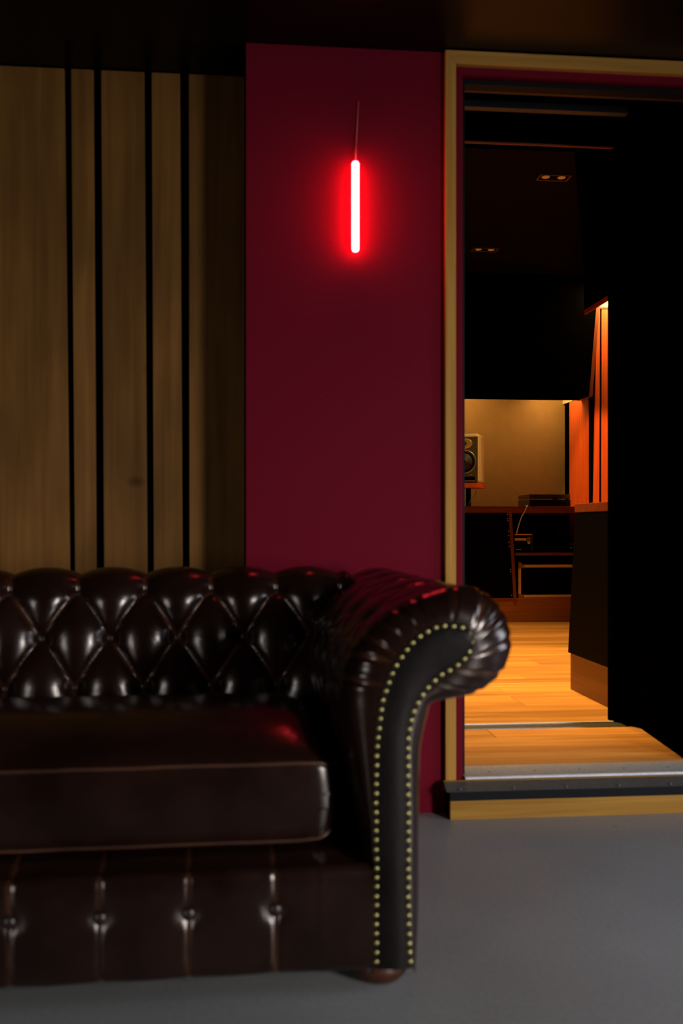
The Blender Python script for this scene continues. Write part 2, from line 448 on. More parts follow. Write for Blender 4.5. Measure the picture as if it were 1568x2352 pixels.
# head rails seen dimly under the lintel
zr = at(1200, 196, 3.07).z
box('head_rail', gx - 0.01, XDR, 3.06, 3.085, zr - 0.008, zr + 0.010, M_darkalu, d1, bev=0.001)
box('head_rail', gx - 0.01, XDR, 3.066, 3.10, zr - 0.017, zr - 0.0085, plain('rail_brown', (0.05, 0.02, 0.01), 0.6), d1, bev=0.001)
zr = at(1200, 245, 3.35).z
box('head_rail', gx - 0.03, at(1440, 245, 3.35).x, 3.34, 3.37, zr - 0.012, zr + 0.012, plain('grey_rail', (0.03, 0.03, 0.032), 0.5), d1, bev=0.001)
# threshold with double rail
for (ya, yb, nm) in ((1794, 1789, 'sill_lip'), ):
    pass
s0 = atz(1300, 1779, ZF + 0.004).y
s1 = atz(1300, 1757, ZF + 0.004).y
sx0 = at(1058, 1780, 3.0).x
box('sill_plate', sx0, XDR, s0, s1 + 0.02, ZF - 0.02, ZF + 0.004, M_alu, d1, bev=0.001)
box('sill_lip', sx0, XDR, s0 - 0.008, s0 - 0.0005, ZF - 0.02, ZF + 0.0035, M_alu, d1, bev=0.0008)
for k in range(7):
    lathe('screw', [(0.0035, 0), (0.0035, 0.0008), (0.002, 0.0012)], M_darkalu, d1, 10, 'Z', (sx0 + 0.09 + 0.075 * k * 1.9, (s0 + s1) / 2, ZF + 0.004))

stp = empty('step', (0, 0, 0), 0, 'low oak-faced step with black rubber band and dark nosing under the doorway', 'step')
px0 = at(1034, 1860, YS).x
z1 = at(1300, 1833, YS).z; z2 = at(1300, 1812, YS).z; z3 = at(1300, 1800, YS).z
box('riser', px0, XDR + 0.1, YS, YS + 0.02, 0, z1 + 0.0, M_oakX, stp, bev=0.001)
box('rubber_band', px0 - 0.0015, XDR + 0.1, YS - 0.002, YS + 0.02, z1 + 0.0005, z2, M_rubber, stp, bev=0.001)
M_nosing = plain('dark_bronze_nosing', (0.11, 0.105, 0.10), 0.5, 0.5)
nv = []
prism('nosing', [(px0 - 0.012, YS - 0.006, z2 + 0.0005), (px0 - 0.012, s0 - 0.035, z3 + 0.003), (px0 - 0.012, s0 - 0.0245, z3 + 0.003), (px0 - 0.012, s0 - 0.0245, z2 - 0.01), (px0 - 0.012, YS + 0.021, z2 + 0.0005)], (XDR + 0.1 - px0 + 0.012, 0, 0), M_nosing, stp, bev=0.0008)
box('tread', px0 - 0.01, XDR + 0.1, s0 - 0.024, s0 - 0.0085, z2 - 0.01, ZF - 0.001, M_oakX, stp, bev=0.001)
box('side_panel', px0 - 0.0005, px0 + 0.018, YS + 0.0205, YW - 0.0005, 0, z1, M_black, stp)
box('core', px0 + 0.02, XDR + 0.08, YS + 0.0205, s0 - 0.03, 0, z2 - 0.012, M_black, stp)
for k in range(7):
    lathe('screw', [(0.003, 0), (0.003, 0.001), (0.0015, 0.0015)], M_nosing, stp, 10, 'Y', (px0 + 0.03 + 0.16 * k, YS - 0.0045, (z2 + z3) / 2))

# ------------------------------------------------------------------ sound lock behind the door
YD2 = 3.73
XD2 = at(1408, 1000, YD2).x          # right edge of the inner doorway
XLOCK = atz(1462, 1674, ZF).x
ZH2 = at(1200, 331, YD2).z
ZLC = 2.48
fl2 = tag(box('floor_lock', 0.0, XDR + 0.4, s1 + 0.021, YD2 + 0.2, ZF - 0.2, ZF - 0.012, M_black), kind='structure')
tag(box('ceiling_lock', 0.0, XDR + 0.4, 2.995, YD2 + 0.1, ZLC, ZLC + 0.05, M_black), kind='structure')
tag(box('wall_lock_inner', XD2, XDR + 0.45, YD2, YD2 + 0.06, ZF - 0.012, ZLC, M_black), kind='structure')
prism('wall_lock_right', [atz(1462, 1674, ZF - 0.012), atz(1462, 1674, ZF - 0.012) + Vector((0.5, 0, 0)), (XDR + 0.42, 3.05, ZF - 0.012), atz(1570, 1752, ZF - 0.012)], (0, 0, ZLC - ZF), M_black)
bpy.data.objects['wall_lock_right']['kind'] = 'structure'
tag(box('wall_lock_head', 0.0, XD2, YD2, YD2 + 0.06, ZH2, ZLC, M_black), kind='structure')
tag(box('wall_lock_left', 0.0, 0.05, YW + 0.5, YD2, ZF - 0.012, ZLC, M_black), kind='structure')
d2 = empty('door_2'); tag(d2, kind='structure')
box('head_trim', 0.06, XD2 - 0.002, YD2 - 0.012, YD2 - 0.001, ZH2 - 0.006, ZH2 + 0.0, M_deskwood, d2)
t0 = atz(1200, 1674, ZF).y; t1 = atz(1200, 1660, ZF).y
box('sill_plate', 0.06, XD2 + 0.02, t0, YD2 - 0.014, ZF - 0.02, ZF + 0.003, M_darkalu, d2, bev=0.001)
box('sill_lip', 0.06, XD2 - 0.002, YD2 - 0.013, YD2 + 0.004, ZF - 0.02, ZF + 0.006, M_alu, d2, bev=0.001)

# floorboards (each one its own part, meshes shared)
board_meshes = {}
def board(x0, x1, y0, y1, parent, z=ZF):
    L = round(x1 - x0, 3); W = round(y1 - y0, 3)
    key = (L, W)
    if key not in board_meshes:
        bm = bmesh.new()
        add_box(bm, -L / 2 + 0.0008, L / 2 - 0.0008, -W / 2 + 0.0006, W / 2 - 0.0006, -0.012, 0.0)
        top = [e for e in bm.edges if all(v.co.z > -0.001 for v in e.verts)]
        bmesh.ops.bevel(bm, geom=top, offset=0.0012, segments=1, affect='EDGES')
        me = bpy.data.meshes.new('floorboard')
        bmesh.ops.recalc_face_normals(bm, faces=bm.faces)
        bm.to_mesh(me); bm.free(); me.materials.append(M_floorboard)
        board_meshes[key] = me
    o = bpy.data.objects.new('floorboard', board_meshes[key])
    COL.objects.link(o); o.parent = parent
    o.location = ((x0 + x1) / 2, (y0 + y1) / 2, z)
def lay(x0, x1, y0, y1, parent, wd, ln, seed):
    rr = random.Random(seed)
    n = max(1, round((y1 - y0) / wd)); wd = (y1 - y0) / n
    for i in range(n):
        x = x0; off = rr.choice([0.25, 0.45, 0.65, 0.85]) * ln
        first = True
        while x < x1 - 1e-4:
            e = min(x1, x + (off if first else ln)); first = False
            board(x, e, y0 + i * wd, y0 + (i + 1) * wd, parent)
            x = e
lay(0.06, XD2 + 0.45, s1 + 0.021, t0 - 0.001, fl2, 0.15, 1.0, 3)
fl3 = tag(box('floor_control_room', -0.6, 3.2, YD2 + 0.06, 8.7, ZF - 0.1, ZF - 0.012, M_black), kind='structure')
lay(-0.4, 3.0, YD2 + 0.005, 8.55, fl3, 0.125, 1.1, 11)

# ------------------------------------------------------------------ control room
ZCC = 2.90
YB = 8.62
XS = 2.84                        # right side wall
tag(box('ceiling_control_room', -0.8, 3.6, YD2 + 0.06, YB + 0.1, ZCC, ZCC + 0.1, plain('dark_brown_ceiling', (0.008, 0.005, 0.003), 0.8, spec=0.05)), kind='structure')
tag(box('wall_control_back', -0.8, at(1303, 1000, YB).x, YB, YB + 0.1, ZF - 0.012, ZCC, M_oliv), kind='structure')
tag(box('wall_control_left', -0.9, -0.8, YD2 + 0.06, YB + 0.1, ZF - 0.012, ZCC, M_darkwall), kind='structure')
tag(box('wall_control_front', -0.8, 0.0, YD2, YD2 + 0.06, ZF - 0.012, ZCC, M_black), kind='structure')
tag(box('wall_control_header', 0.0, 3.6, YD2 + 0.061, YD2 + 0.1, ZH2 + 0.1, ZCC, M_black), kind='structure')
YR = 7.93
# side wall with cedar plank, then the return wall that faces the room
zt1 = at(1307, 926, 8.5).z
ws = tag(box('wall_control_right', XS + 0.02, XS + 0.1, YR + 0.10, YB + 0.1, ZF - 0.012, ZCC, M_black), kind='structure')
yA = atX(1307, 1000, XS).y; yBn = atX(1350, 1000, XS).y
box('plank', XS, XS + 0.018, yBn, yA, ZF, zt1, M_cedar, ws, bev=0.002)
box('cove_board', XS - 0.0, XS + 0.018, YR + 0.02, YB, zt1 + 0.004, zt1 + 0.30, M_cream, ws)
wr = tag(box('wall_control_return', at(1352, 1000, YR + 0.03).x, 3.55, YR + 0.021, YR + 0.09, ZF - 0.012, ZCC, M_black), kind='structure')
zt2 = at(1390, 710, YR).z
def rplank(pa, pb, pc, pd):       # bottom-left, bottom-right, top-right, top-left pixels' x at rows 1160 / 710
    def P(x, bottom):
        z = ZF if bottom else zt2
        q = at(x, 1160 if bottom else 710, YR)
        return Vector((q.x, YR, z))
    prism('plank', [P(pa, True), P(pb, True), P(pc, False), P(pd, False)], (0, 0.02, 0), M_cedar, wr, bev=0.002)
rplank(1358, 1375, 1377.5, 1370)
rplank(1381.5, 1420, 1420, 1381.5)
rplank(1426, 1470, 1470, 1426)
zc = zt2 + 0.01
box('cove_board', at(1366, 700, YR).x, 3.5, YR + 0.0, YR + 0.02, zc + 0.008, zc + 0.26, M_cream, wr)
box('shadow_rail', at(1366, 700, YR).x, 3.5, YR - 0.006, YR + 0.02, zc - 0.008, zc + 0.006, M_deskwood, wr)

# black acoustic baffle hung in front of the back wall
def P(x, y, Y): return at(x, y, Y)
baf = empty('acoustic_baffle', at(1200, 907, 7.85), 0, 'wide black cloth acoustic baffle hanging above the desk, slanted cedar end', 'acoustic panel')
def rel(e, v): return Vector(v) - e.location
bz = P(1200, 907, 7.85).z
pA = P(1352, 908, 7.85); pA.z = bz
pB = P(1370, 690, 7.85)
zt = ZCC - 0.002
k = (zt - bz) / (pB.z - bz)
pC = Vector((pA.x + (pB.x - pA.x) * k, 7.85, zt))
prism('cloth_panel', [rel(baf, v) for v in (Vector((-0.75, 7.85, bz)), pA, pC, Vector((-0.75, 7.85, zt)))], (0, 0.28, 0), M_blackcloth, baf)
tc_ = 0.030
prism('end_board', [rel(baf, v) for v in (pA + Vector((0.001, 0, -0.006)), pA + Vector((tc_, 0, -0.006)), pC + Vector((tc_, 0, 0)), pC + Vector((0.001, 0, 0)))], (0, 0.28, 0), M_deskwoodZ, baf, bev=0.001)
box('bottom_board', -0.75 - baf.location.x, pA.x - baf.location.x, 0, 0.28, bz - baf.location.z - 0.003, bz - baf.location.z - 0.0005, M_black, baf)

# near splayed soffit
sof = empty('corner_soffit', atd(1345, 700, 7.6), 0, 'black wedge-shaped corner soffit with cedar bottom edge above the slatted corner', 'acoustic panel')
a = atd(1341, 712, 7.6); b_ = atd(1408, 670, 7.0); c_ = a.copy(); c_.z = ZCC
nearb = b_ + (b_ - a) * 1.6
topn = atz(1318, 340, ZCC - 0.002)
topf = atz(1341, 632, ZCC - 0.002)
face = [a, nearb, Vector((topn.x + 0.55, topn.y - 0.3, ZCC - 0.002)), topn, topf]
mesh('cloth_panel', [rel(sof, v) for v in face] + [rel(sof, v + Vector((0.012, 0.003, 0))) for v in face],
     [(0, 1, 2, 3, 4), (9, 8, 7, 6, 5), (0, 5, 6, 1), (1, 6, 7, 2), (2, 7, 8, 3), (3, 8, 9, 4), (4, 9, 5, 0)], M_blackcloth, sof)
dz = Vector((0, 0, -0.035)); dn = Vector((0, 0, -0.002))
q = [a + dn, nearb + dn, nearb + dz, a + dz]
mesh('edge_board', [rel(sof, v) for v in q] + [rel(sof, v + Vector((0.014, 0.003, 0))) for v in q],
     [(0, 1, 2, 3), (7, 6, 5, 4), (0, 4, 5, 1), (1, 5, 6, 2), (2, 6, 7, 3), (3, 7, 4, 0)], M_cedar, sof)

# recessed ceiling lights
def downlight(cx, cy, w_, h_, label, group=None):
    t = empty('ceiling_downlight', (cx, cy, ZCC), 0, label, 'ceiling light', group)
    M_bz = M_bezel
    bm = bmesh.new()
    add_box(bm, -w_ / 2, w_ / 2, -h_ / 2, -h_ / 2 + 0.012, -0.006, -0.0005)
    add_box(bm, -w_ / 2, w_ / 2, h_ / 2 - 0.012, h_ / 2, -0.006, -0.0005)
    add_box(bm, -w_ / 2, -w_ / 2 + 0.012, -h_ / 2 + 0.0125, h_ / 2 - 0.0125, -0.006, -0.0005)
    add_box(bm, w_ / 2 - 0.012, w_ / 2, -h_ / 2 + 0.0125, h_ / 2 - 0.0125, -0.006, -0.0005)
    from_bm('bezel', bm, M_bz, t)
    for s in (-1, 1):
        lathe('lamp', [(0.024, -0.0005), (0.024, -0.003), (0.018, -0.005), (0.008, -0.006)], M_lamp, t, 20, 'Z', (s * w_ / 4, 0, 0))
    return t
M_bezel = plain('bezel_brown', (0.10, 0.07, 0.045), 0.5)
M_lamp, nt_, b_m = new_mat('halogen_lamp')
b_m.inputs['Base Color'].default_value = (0.5, 0.3, 0.15, 1); b_m.inputs['Roughness'].default_value = 0.2
b_m.inputs['Emission Color'].default_value = (1.0, 0.35, 0.08, 1); b_m.inputs['Emission Strength'].default_value = 0.12
c1_ = atz(1271, 407, ZCC); downlight(c1_.x, c1_.y, 0.19, 0.10, 'dark twin recessed ceiling spotlight, the nearer one, by the corner soffit')
c2_ = atz(1113, 573, ZCC); downlight(c2_.x, c2_.y, 0.19, 0.10, 'faint twin recessed ceiling spotlight far back above the black baffle')

# ------------------------------------------------------------------ back desk
YDK = 7.69
zdk = at(1200, 1163, YDK).z; zdb = at(1200, 1177.5, YDK).z
dx1 = 2.832
desk = empty('studio_desk', (1.2, YDK, ZF), 0, 'long reddish wood studio desk with rack bays along the back wall', 'desk')
def drel(v): return Vector(v) - Vector(desk.location)
def dbox(name, x0, x1, y0, y1, z0_, z1_, mat, bev=0.0, parent=None):
    return box(name, x0 - 1.2, x1 - 1.2, y0 - YDK, y1 - YDK, z0_ - ZF, z1_ - ZF, mat, parent or desk, bev)
dbox('desktop', -0.3, dx1, YDK, 8.5, zdb, zdk, M_deskwood, 0.002)
zpl = at(1240, 1373, YDK + 0.05).z
dbox('plinth', -0.3, dx1, YDK + 0.05, YDK + 0.07, ZF, zpl - 0.001, M_cedar and wood('plinth_wood', (0.28, 0.085, 0.018), (0.42, 0.14, 0.03), 'X', 0.3))
dbox('bottom_board', -0.3, dx1, YDK + 0.072, 8.48, zpl - 0.02, zpl, M_black)
dbox('back_board', -0.3, dx1, 8.46, 8.48, zpl + 0.001, zdb - 0.001, M_black)
pr = [drel(at(1168.5, 1178, YDK + 0.01)), drel(at(1175, 1178, YDK + 0.01)), drel(at(1186, 1371, YDK + 0.01)), drel(at(1179.5, 1371, YDK + 0.01))]
for q_ in pr[:2]: q_.z = zdb - ZF - 0.0005
for q_ in pr[2:]: q_.z = zpl - ZF + 0.0005
prism('divider', pr, (0, 0.75, 0), M_deskwoodZ, desk)
fp = [drel(at(x_, y_, YDK + 0.03)) for x_, y_ in ((900, 1180), (1168, 1180), (1178.5, 1371), (900, 1371))]
for q_ in fp[:2]: q_.z = zdb - ZF - 0.001
for q_ in fp[2:]: q_.z = zpl - ZF + 0.001
rk = prism('rack_panel', fp, (0, 0.02, 0), plain('rack_black', (0.0012, 0.0006, 0.0004), 0.7, spec=0.03), desk)
for (sx_, sy_) in ((1165, 1181), (1165.5, 1191), (1166, 1195.5), (1168, 1220), (1168, 1229.5), (1168.5, 1245), (1169.5, 1254), (1172, 1308), (1172.5, 1313), (1175, 1367.5)):
    q_ = drel(at(sx_, sy_, YDK + 0.03))
    lathe('screw', [(0.006, 0.0005), (0.006, 0.003), (0.003, 0.005)], M_screw, rk, 10, 'Y', tuple(q_))
zs1 = at(1250, 1269.5, YDK + 0.02).z; zs0 = at(1250, 1276, YDK + 0.02).z
dbox('shelf', at(1183, 1272, YDK + 0.02).x, dx1, YDK + 0.02, 8.4, zs0, zs1, M_deskwood, 0.001)

# big flight case under the shelf
fcx = at(1190, 1330, YDK + 0.06).x
fz0 = zpl + 0.001
fz1 = at(1250, 1297, YDK + 0.06).z
fc = empty('flight_case', (fcx, YDK + 0.06, fz0), 0, 'large black flight case with brass-coloured edging under the desk shelf', 'case')
W_ = 0.62; H_ = fz1 - fz0; D_ = 0.4; e_ = 0.026
box('body', 0.003, W_ - 0.003, 0.004, D_, 0.003, H_ - 0.003, M_case, fc)
for nm, (x0, x1, z0_, z1_) in {'edging': (e_, W_ - e_, H_ - e_ * 0.85, H_), 'edging.b': (e_, W_ - e_, 0, e_ * 0.85), 'edging.l': (0, e_ * 0.85, e_, H_ - e_), 'edging.r': (W_ - e_ * 0.85, W_, e_, H_ - e_)}.items():
    box('edging', x0, x1, -0.001, 0.012, z0_, z1_, M_trimbrass, fc, 0.001)
M_corner = plain('dull_brass', (0.35, 0.22, 0.09), 0.35, 0.8)
for (cx_, cz_, up) in ((0, H_, 1), (0, 0, -1), (W_, H_, 1), (W_, 0, -1)):
    sx_ = 1 if cx_ == 0 else -1
    s_ = 0.046
    pts_ = [(cx_, -0.004, cz_ + (0.022 if up > 0 else 0)), (cx_ + sx_ * 0.02, -0.004, cz_ + (0.02 if up > 0 else 0)), (cx_ + sx_ * 0.028, -0.004, cz_ + (0.006 if up > 0 else 0)), (cx_ + sx_ * s_, -0.004, cz_), (cx_ + sx_ * s_, -0.004, cz_ - up * 0.026), (cx_ + sx_ * 0.026, -0.004, cz_ - up * 0.028), (cx_, -0.004, cz_ - up * 0.032)]
    cn = prism('corner', pts_, (0, 0.014, 0), M_corner, fc, 0.001)
    for (ax, az) in ((0.014, 0.014), (0.034, 0.013)):
        lathe('rivet', [(0.004, 0.0005), (0.004, 0.002), (0.002, 0.003)], M_screw, cn, 8, 'Y', (cx_ + sx_ * ax, -0.004, cz_ - up * az))

# small flight case on the shelf
sc0 = at(1181, 1260, YDK + 0.06)
w_s = at(1222, 1260, YDK + 0.06).x - sc0.x; h_s = at(1200, 1226, YDK + 0.06).z - zs1
sc = empty('equipment_case', (sc0.x, YDK + 0.06, zs1 + 0.0005), 0, 'small black latched case with brass-coloured trim on the desk shelf', 'case')
box('body', 0, w_s, 0, 0.25, 0, h_s * 0.66, M_case, sc, 0.004)
box('lid', 0, w_s, 0, 0.25, h_s * 0.68, h_s, M_case, sc, 0.004)
box('edging', 0.002, w_s - 0.002, -0.003, 0.0, h_s * 0.93, h_s * 0.985, M_trimbrass, sc)
box('edging', 0.002, w_s * 0.66, -0.003, 0.0, h_s * 0.64, h_s * 0.76, M_trimbrass, sc)
box('edging', w_s - 0.006, w_s - 0.001, -0.003, 0.0, h_s * 0.05, h_s * 0.92, M_darkalu, sc)
la = box('latch', w_s * 0.68, w_s * 0.9, -0.010, -0.0005, h_s * 0.55, h_s * 0.84, M_corner, sc, 0.003)
box('latch_tongue', w_s * 0.72, w_s * 0.86, -0.013, -0.0105, h_s * 0.46, h_s * 0.58, M_trimbrass, la, 0.001)
tube('handle', [(w_s * 0.02, -0.004, h_s * 0.22), (w_s * 0.06, -0.02, h_s * 0.16), (w_s * 0.3, -0.024, h_s * 0.16), (w_s * 0.42, -0.004, h_s * 0.24)], 0.003, M_alu, sc, 8)

# dark adapter at the right of the shelf and wall socket behind
q_ = at(1306, 1260, YDK + 0.05)
ad = empty('power_adapter', (q_.x, YDK + 0.06, zs1 + 0.0005), 0, 'small dark power adapter beside the console end on the desk shelf', 'adapter')
box('body', -0.02, 0.06, 0, 0.10, 0.0, 0.085, M_case, ad, 0.008)
box('switch', 0.012, 0.026, -0.003, -0.0005, 0.034, 0.04, M_trimbrass, ad, 0.001)
for k_ in range(3):
    box('terminal', 0.01 + k_ * 0.014, 0.016 + k_ * 0.014, -0.006, -0.0005, 0.06, 0.078, M_darkalu, ad, 0.001)
q_ = at(1292, 1222, 8.45)
sk = empty('wall_socket', (q_.x, 8.4595, q_.z), 0, 'dim square socket plate in the dark bay behind the desk', 'socket')
box('plate', -0.04, 0.04, -0.010, -0.0005, -0.045, 0.045, plain('socket_plastic', (0.02, 0.016, 0.012), 0.5), sk, 0.003)
box('rocker', -0.015, 0.015, -0.013, -0.0105, -0.02, 0.02, plain('socket_rocker', (0.016, 0.013, 0.01), 0.5), sk, 0.001)

# gloss black lidded unit on the desk
g0 = at(1216, 1162, YDK + 0.15); g1 = at(1310, 1162, YDK + 0.15)
gh = at(1250, 1135.5, YDK + 0.15).z - zdk
gu = empty('record_player', (g0.x, YDK + 0.15, zdk + 0.0005), 0, 'low smoky black record player with hinged dust cover on the desk', 'record player')
gw = g1.x - g0.x
box('plinth', 0, gw, 0, 0.34, 0.004, gh * 0.58, M_glossblack, gu, 0.004)
M_smoke, nt_, bs = new_mat('smoked_acrylic')
bs.inputs['Base Color'].default_value = (0.10, 0.07, 0.03, 1); bs.inputs['Roughness'].default_value = 0.08
bs.inputs['Transmission Weight'].default_value = 0.6; bs.inputs['IOR'].default_value = 1.3
box('dust_cover', 0.002, gw - 0.002, 0.004, 0.338, gh * 0.64, gh, M_smoke, gu, 0.004)
box('hinge', gw * 0.85, gw + 0.001, 0.31, 0.336, gh * 0.585, gh * 0.635, M_screw, gu)
for (x_, y_) in ((0.04, 0.03), (gw - 0.04, 0.03), (0.04, 0.31), (gw - 0.04, 0.31)):
    lathe('foot', [(0.014, 0), (0.014, 0.004)], M_rubber, gu, 12, 'Z', (x_, y_, 0))

# cable over the desk edge
cb = tube('desk_cable', catmull([tuple(v) for v in (Vector((at(1216, 1158, YDK).x, YDK + 0.12, zdk + 0.006)), Vector((at(1213, 1161, YDK).x, YDK + 0.03, zdk + 0.006)), Vector((at(1208.5, 1166, YDK).x, YDK - 0.006, zdk - 0.004)), at(1204, 1176, YDK - 0.006), at(1198, 1186, YDK - 0.004), at(1190.5, 1207, YDK - 0.004), at(1186, 1225, YDK - 0.003))], 6), 0.0045, M_cable, None, 8)
tag(cb, 'thin white cable hanging over the desk edge from the record player', 'cable')

# monitor speaker on its stand
dsp = 8.0
spx = atd(1066.5, 1060, dsp)
zsh1 = atd(1080, 1110, dsp).z
zsp0 = zsh1 + 0.0005
hs = atd(1066, 996, dsp).z - zsp0
ROT = -math.radians(24)
ys_ = spx.y
sp = empty('monitor_speaker', (spx.x, ys_, zsp0), ROT, 'pale studio monitor loudspeaker with dark front standing on its desk stand', 'speaker')
w2 = 0.112; dp = 0.27; 
bm = bmesh.new(); add_box(bm, -w2, w2, 0.0, dp, 0, hs, 0)
es = [e for e in bm.edges]
bmesh.ops.bevel(bm, geom=es, offset=0.02, segments=4, profile=0.5, affect='EDGES')
from_bm('cabinet', bm, M_spk, sp, smooth=False)
fb = box('front_baffle', -w2 + 0.006, w2 - 0.006, -0.006, 0.016, 0.006, hs - 0.026, M_spkfront, sp, 0.003)
wz = zsp0
cz1 = atd(1066, 1060.5, dsp).z - zsp0; cz2 = atd(1066, 1019, dsp).z - zsp0
lathe('woofer_ring', [(0.085, 0.006), (0.092, 0.010), (0.096, 0.009), (0.096, 0.0062)], M_ring, sp, 48, 'Y', (0, 0, cz1))
lathe('woofer_surround', [(0.066, 0.007), (0.072, 0.013), (0.080, 0.013), (0.0845, 0.0065)], M_rubber, sp, 48, 'Y', (0, 0, cz1))
lathe('woofer_cone', [(0.0655, 0.0105), (0.05, 0.0085), (0.028, 0.0068), (0.020, 0.0066)], M_cone, sp, 48, 'Y', (0, 0, cz1))
lathe('dust_cap', [(0.0195, 0.0067), (0.012, 0.011), (0.004, 0.013)], M_case, sp, 24, 'Y', (0, 0, cz1))
lathe('waveguide', [(0.066, 0.0062), (0.062, 0.010), (0.040, 0.008), (0.026, 0.0068)], M_gold, sp, 40, 'Y', (0, 0, cz2), 1.0, 0.66)
lathe('tweeter', [(0.018, 0.007), (0.016, 0.011), (0.008, 0.016), (0.002, 0.017)], M_glossblack, sp, 24, 'Y', (0, 0, cz2))
pz0 = atd(1066, 1104, dsp).z - zsp0; pz1 = atd(1066, 1095, dsp).z - zsp0
pp = box('bass_port', -0.085, 0.085, -0.010, -0.0062, pz0, pz1, M_black, sp, 0.002)
box('port_lip', -0.083, 0.083, -0.013, -0.0102, pz0 - 0.004, pz0 + 0.001, M_ring, sp, 0.001)
box('badge', 0.045, 0.062, -0.008, -0.0062, 0.066, 0.070, M_gold, sp)

sd = empty('speaker_stand', (spx.x, ys_, zdk + 0.0005), ROT, 'reddish wood platform on a black post carrying the loudspeaker', 'speaker stand')
hst = zsh1 - zdk - 0.0005
box('platform', -0.116, 0.118, -0.008, 0.285, hst - 0.037, hst, M_cedar, sd, 0.002)
lathe('post', [(0.020, 0.006), (0.020, hst - 0.0375)], M_black, sd, 24, 'Z', (0.012, 0.10, 0))
lathe('base', [(0.045, 0.0), (0.045, 0.005), (0.03, 0.0058)], M_black, sd, 24, 'Z', (0.012, 0.10, 0))
cb2 = tube('speaker_cable', catmull([tuple(v) for v in (atd(1094, 1121.5, 8.03), atd(1091, 1135, 8.03), atd(1086, 1143, 8.02), atd(1079, 1151, 8.02), atd(1076, 1161.5, 8.03))], 5), 0.002, plain('grey_cable', (0.3, 0.22, 0.12), 0.5), None, 6)
tag(cb2, 'thin dark cable looping down beside the speaker stand post', 'cable')

# ------------------------------------------------------------------ mixing console end, near the door
XC = 1.524
cons = empty('mixing_console', (XC, 4.1, ZF), 0, 'tall black-sided mixing console with reddish wood top and wooden plinth near the doorway', 'console')
def crel(v): return Vector(v) - Vector(cons.location)
yf_t = atX(1320, 1165, XC - 0.018).y; yf_b = atX(1303, 1490, XC - 0.02).y; yfp = atX(1309.5, 1580, XC).y
zpt = atX(1309.5, 1497, XC).z
ztp = atX(1320, 1158, XC).z; ztb = atX(1320, 1178, XC).z
yn = 3.93
XC1 = 2.55
prism('side_panel', [crel(v) for v in (Vector((XC - 0.018, yn, zpt)), Vector((XC - 0.018, yf_b, zpt)), Vector((XC - 0.018, yf_t, ztb)), Vector((XC - 0.018, yn, ztb)))], (0.02, 0, 0), M_case, cons, 0.001)
prism('body', [crel(v) for v in (Vector((XC + 0.003, yn + 0.01, zpt)), Vector((XC + 0.003, yf_b - 0.01, zpt)), Vector((XC + 0.003, yf_t - 0.01, ztb - 0.001)), Vector((XC + 0.003, yn + 0.01, ztb - 0.001)))], (XC1 - XC, 0, 0), M_black, cons)
M_plinthC = wood('console_plinth_wood', (0.10, 0.027, 0.006), (0.16, 0.045, 0.010), 'Y', 0.4)
box('plinth', 0, XC1 - XC, yn - 4.1 + 0.01, yfp - 4.1, 0, zpt - ZF - 0.0005, M_plinthC, cons, 0.002)
box('top_board', -0.02, XC1 - XC, yn - 4.1, yf_t - 4.1 + 0.002, ztb - ZF + 0.0005, ztp - ZF, M_deskwood, cons, 0.003)

# ------------------------------------------------------------------ neon tube on the red wall
def neon(name, color, strength):
    m, nt, b = new_mat(name)
    b.inputs['Base Color'].default_value = (0.9, 0.2, 0.2, 1)
    b.inputs['Emission Color'].default_value = color + (1,)
    b.inputs['Emission Strength'].default_value = strength
    return m
M_neon = neon('red_lit_tube', (1.0, 0.035, 0.045), 52.0)
tb = at(816, 579, YW - 0.034); tt = at(816.5, 370, YW - 0.034)
nl = empty('neon_wall_light', (tb.x, YW, tb.z), 0, 'short vertical glowing red tube light fixed on the dark red wall', 'wall light')
H = tt.z - tb.z; r_ = 0.0112
prof = [(0.003, 0.0), (0.008, 0.002), (r_, 0.008), (r_, H - 0.008), (0.008, H - 0.002), (0.003, H)]
lathe('tube', prof, M_neon, nl, 24, 'Z', (0, -0.034, 0))
for zz in (0.03, H - 0.045):
    box('clip', -0.006, 0.006, -0.022, -0.0005, zz, zz + 0.012, M_rubber, nl, 0.001)
tube('supply_lead', [(0.001, -0.03, H + 0.003), (0.004, -0.012, H + 0.05), (0.008, -0.0035, H + 0.11), (0.012, -0.003, H + 0.19)], 0.0022, plain('red_lead', (0.6, 0.08, 0.08), 0.4), nl, 8)

# ------------------------------------------------------------------ chesterfield sofa
RS = math.radians(1.5)
P0 = at(900, 2225, 1.822); P0.z = 0.0
sofa = empty('chesterfield_sofa', tuple(P0), RS, 'dark brown leather buttoned chesterfield sofa with rolled arm and brass nail trim', 'sofa')
Minv = (Matrix.Translation(P0) @ Matrix.Rotation(RS, 4, 'Z')).inverted()
def loc(px, py, t):
    """pixel -> sofa-local point on the plane y_local = t"""
    o = Minv @ Vector((0, 0, CH)); r = (Minv.to_3x3() @ ray(px, py))
    k = (t - o.y) / r.y
    return o + r * k

def grid_mesh(name, pts, nu, nv, mat, parent, wear=None, close_u=False):
    fs = []
    for i in range(nu - 1 if not close_u else nu):
        for j in range(nv - 1):
            i2 = (i + 1) % nu
            fs.append((i * nv + j, i2 * nv + j, i2 * nv + j + 1, i * nv + j + 1))
    me = bpy.data.meshes.new(name)
    me.from_pydata([tuple(p) for p in pts], [], fs)
    me.update()
    for p in me.polygons: p.use_smooth = True
    if wear is not None:
        a = me.attributes.new('wear', 'FLOAT', 'POINT')
        a.data.foreach_set('value', wear)
    return link(name, me, mat, parent)

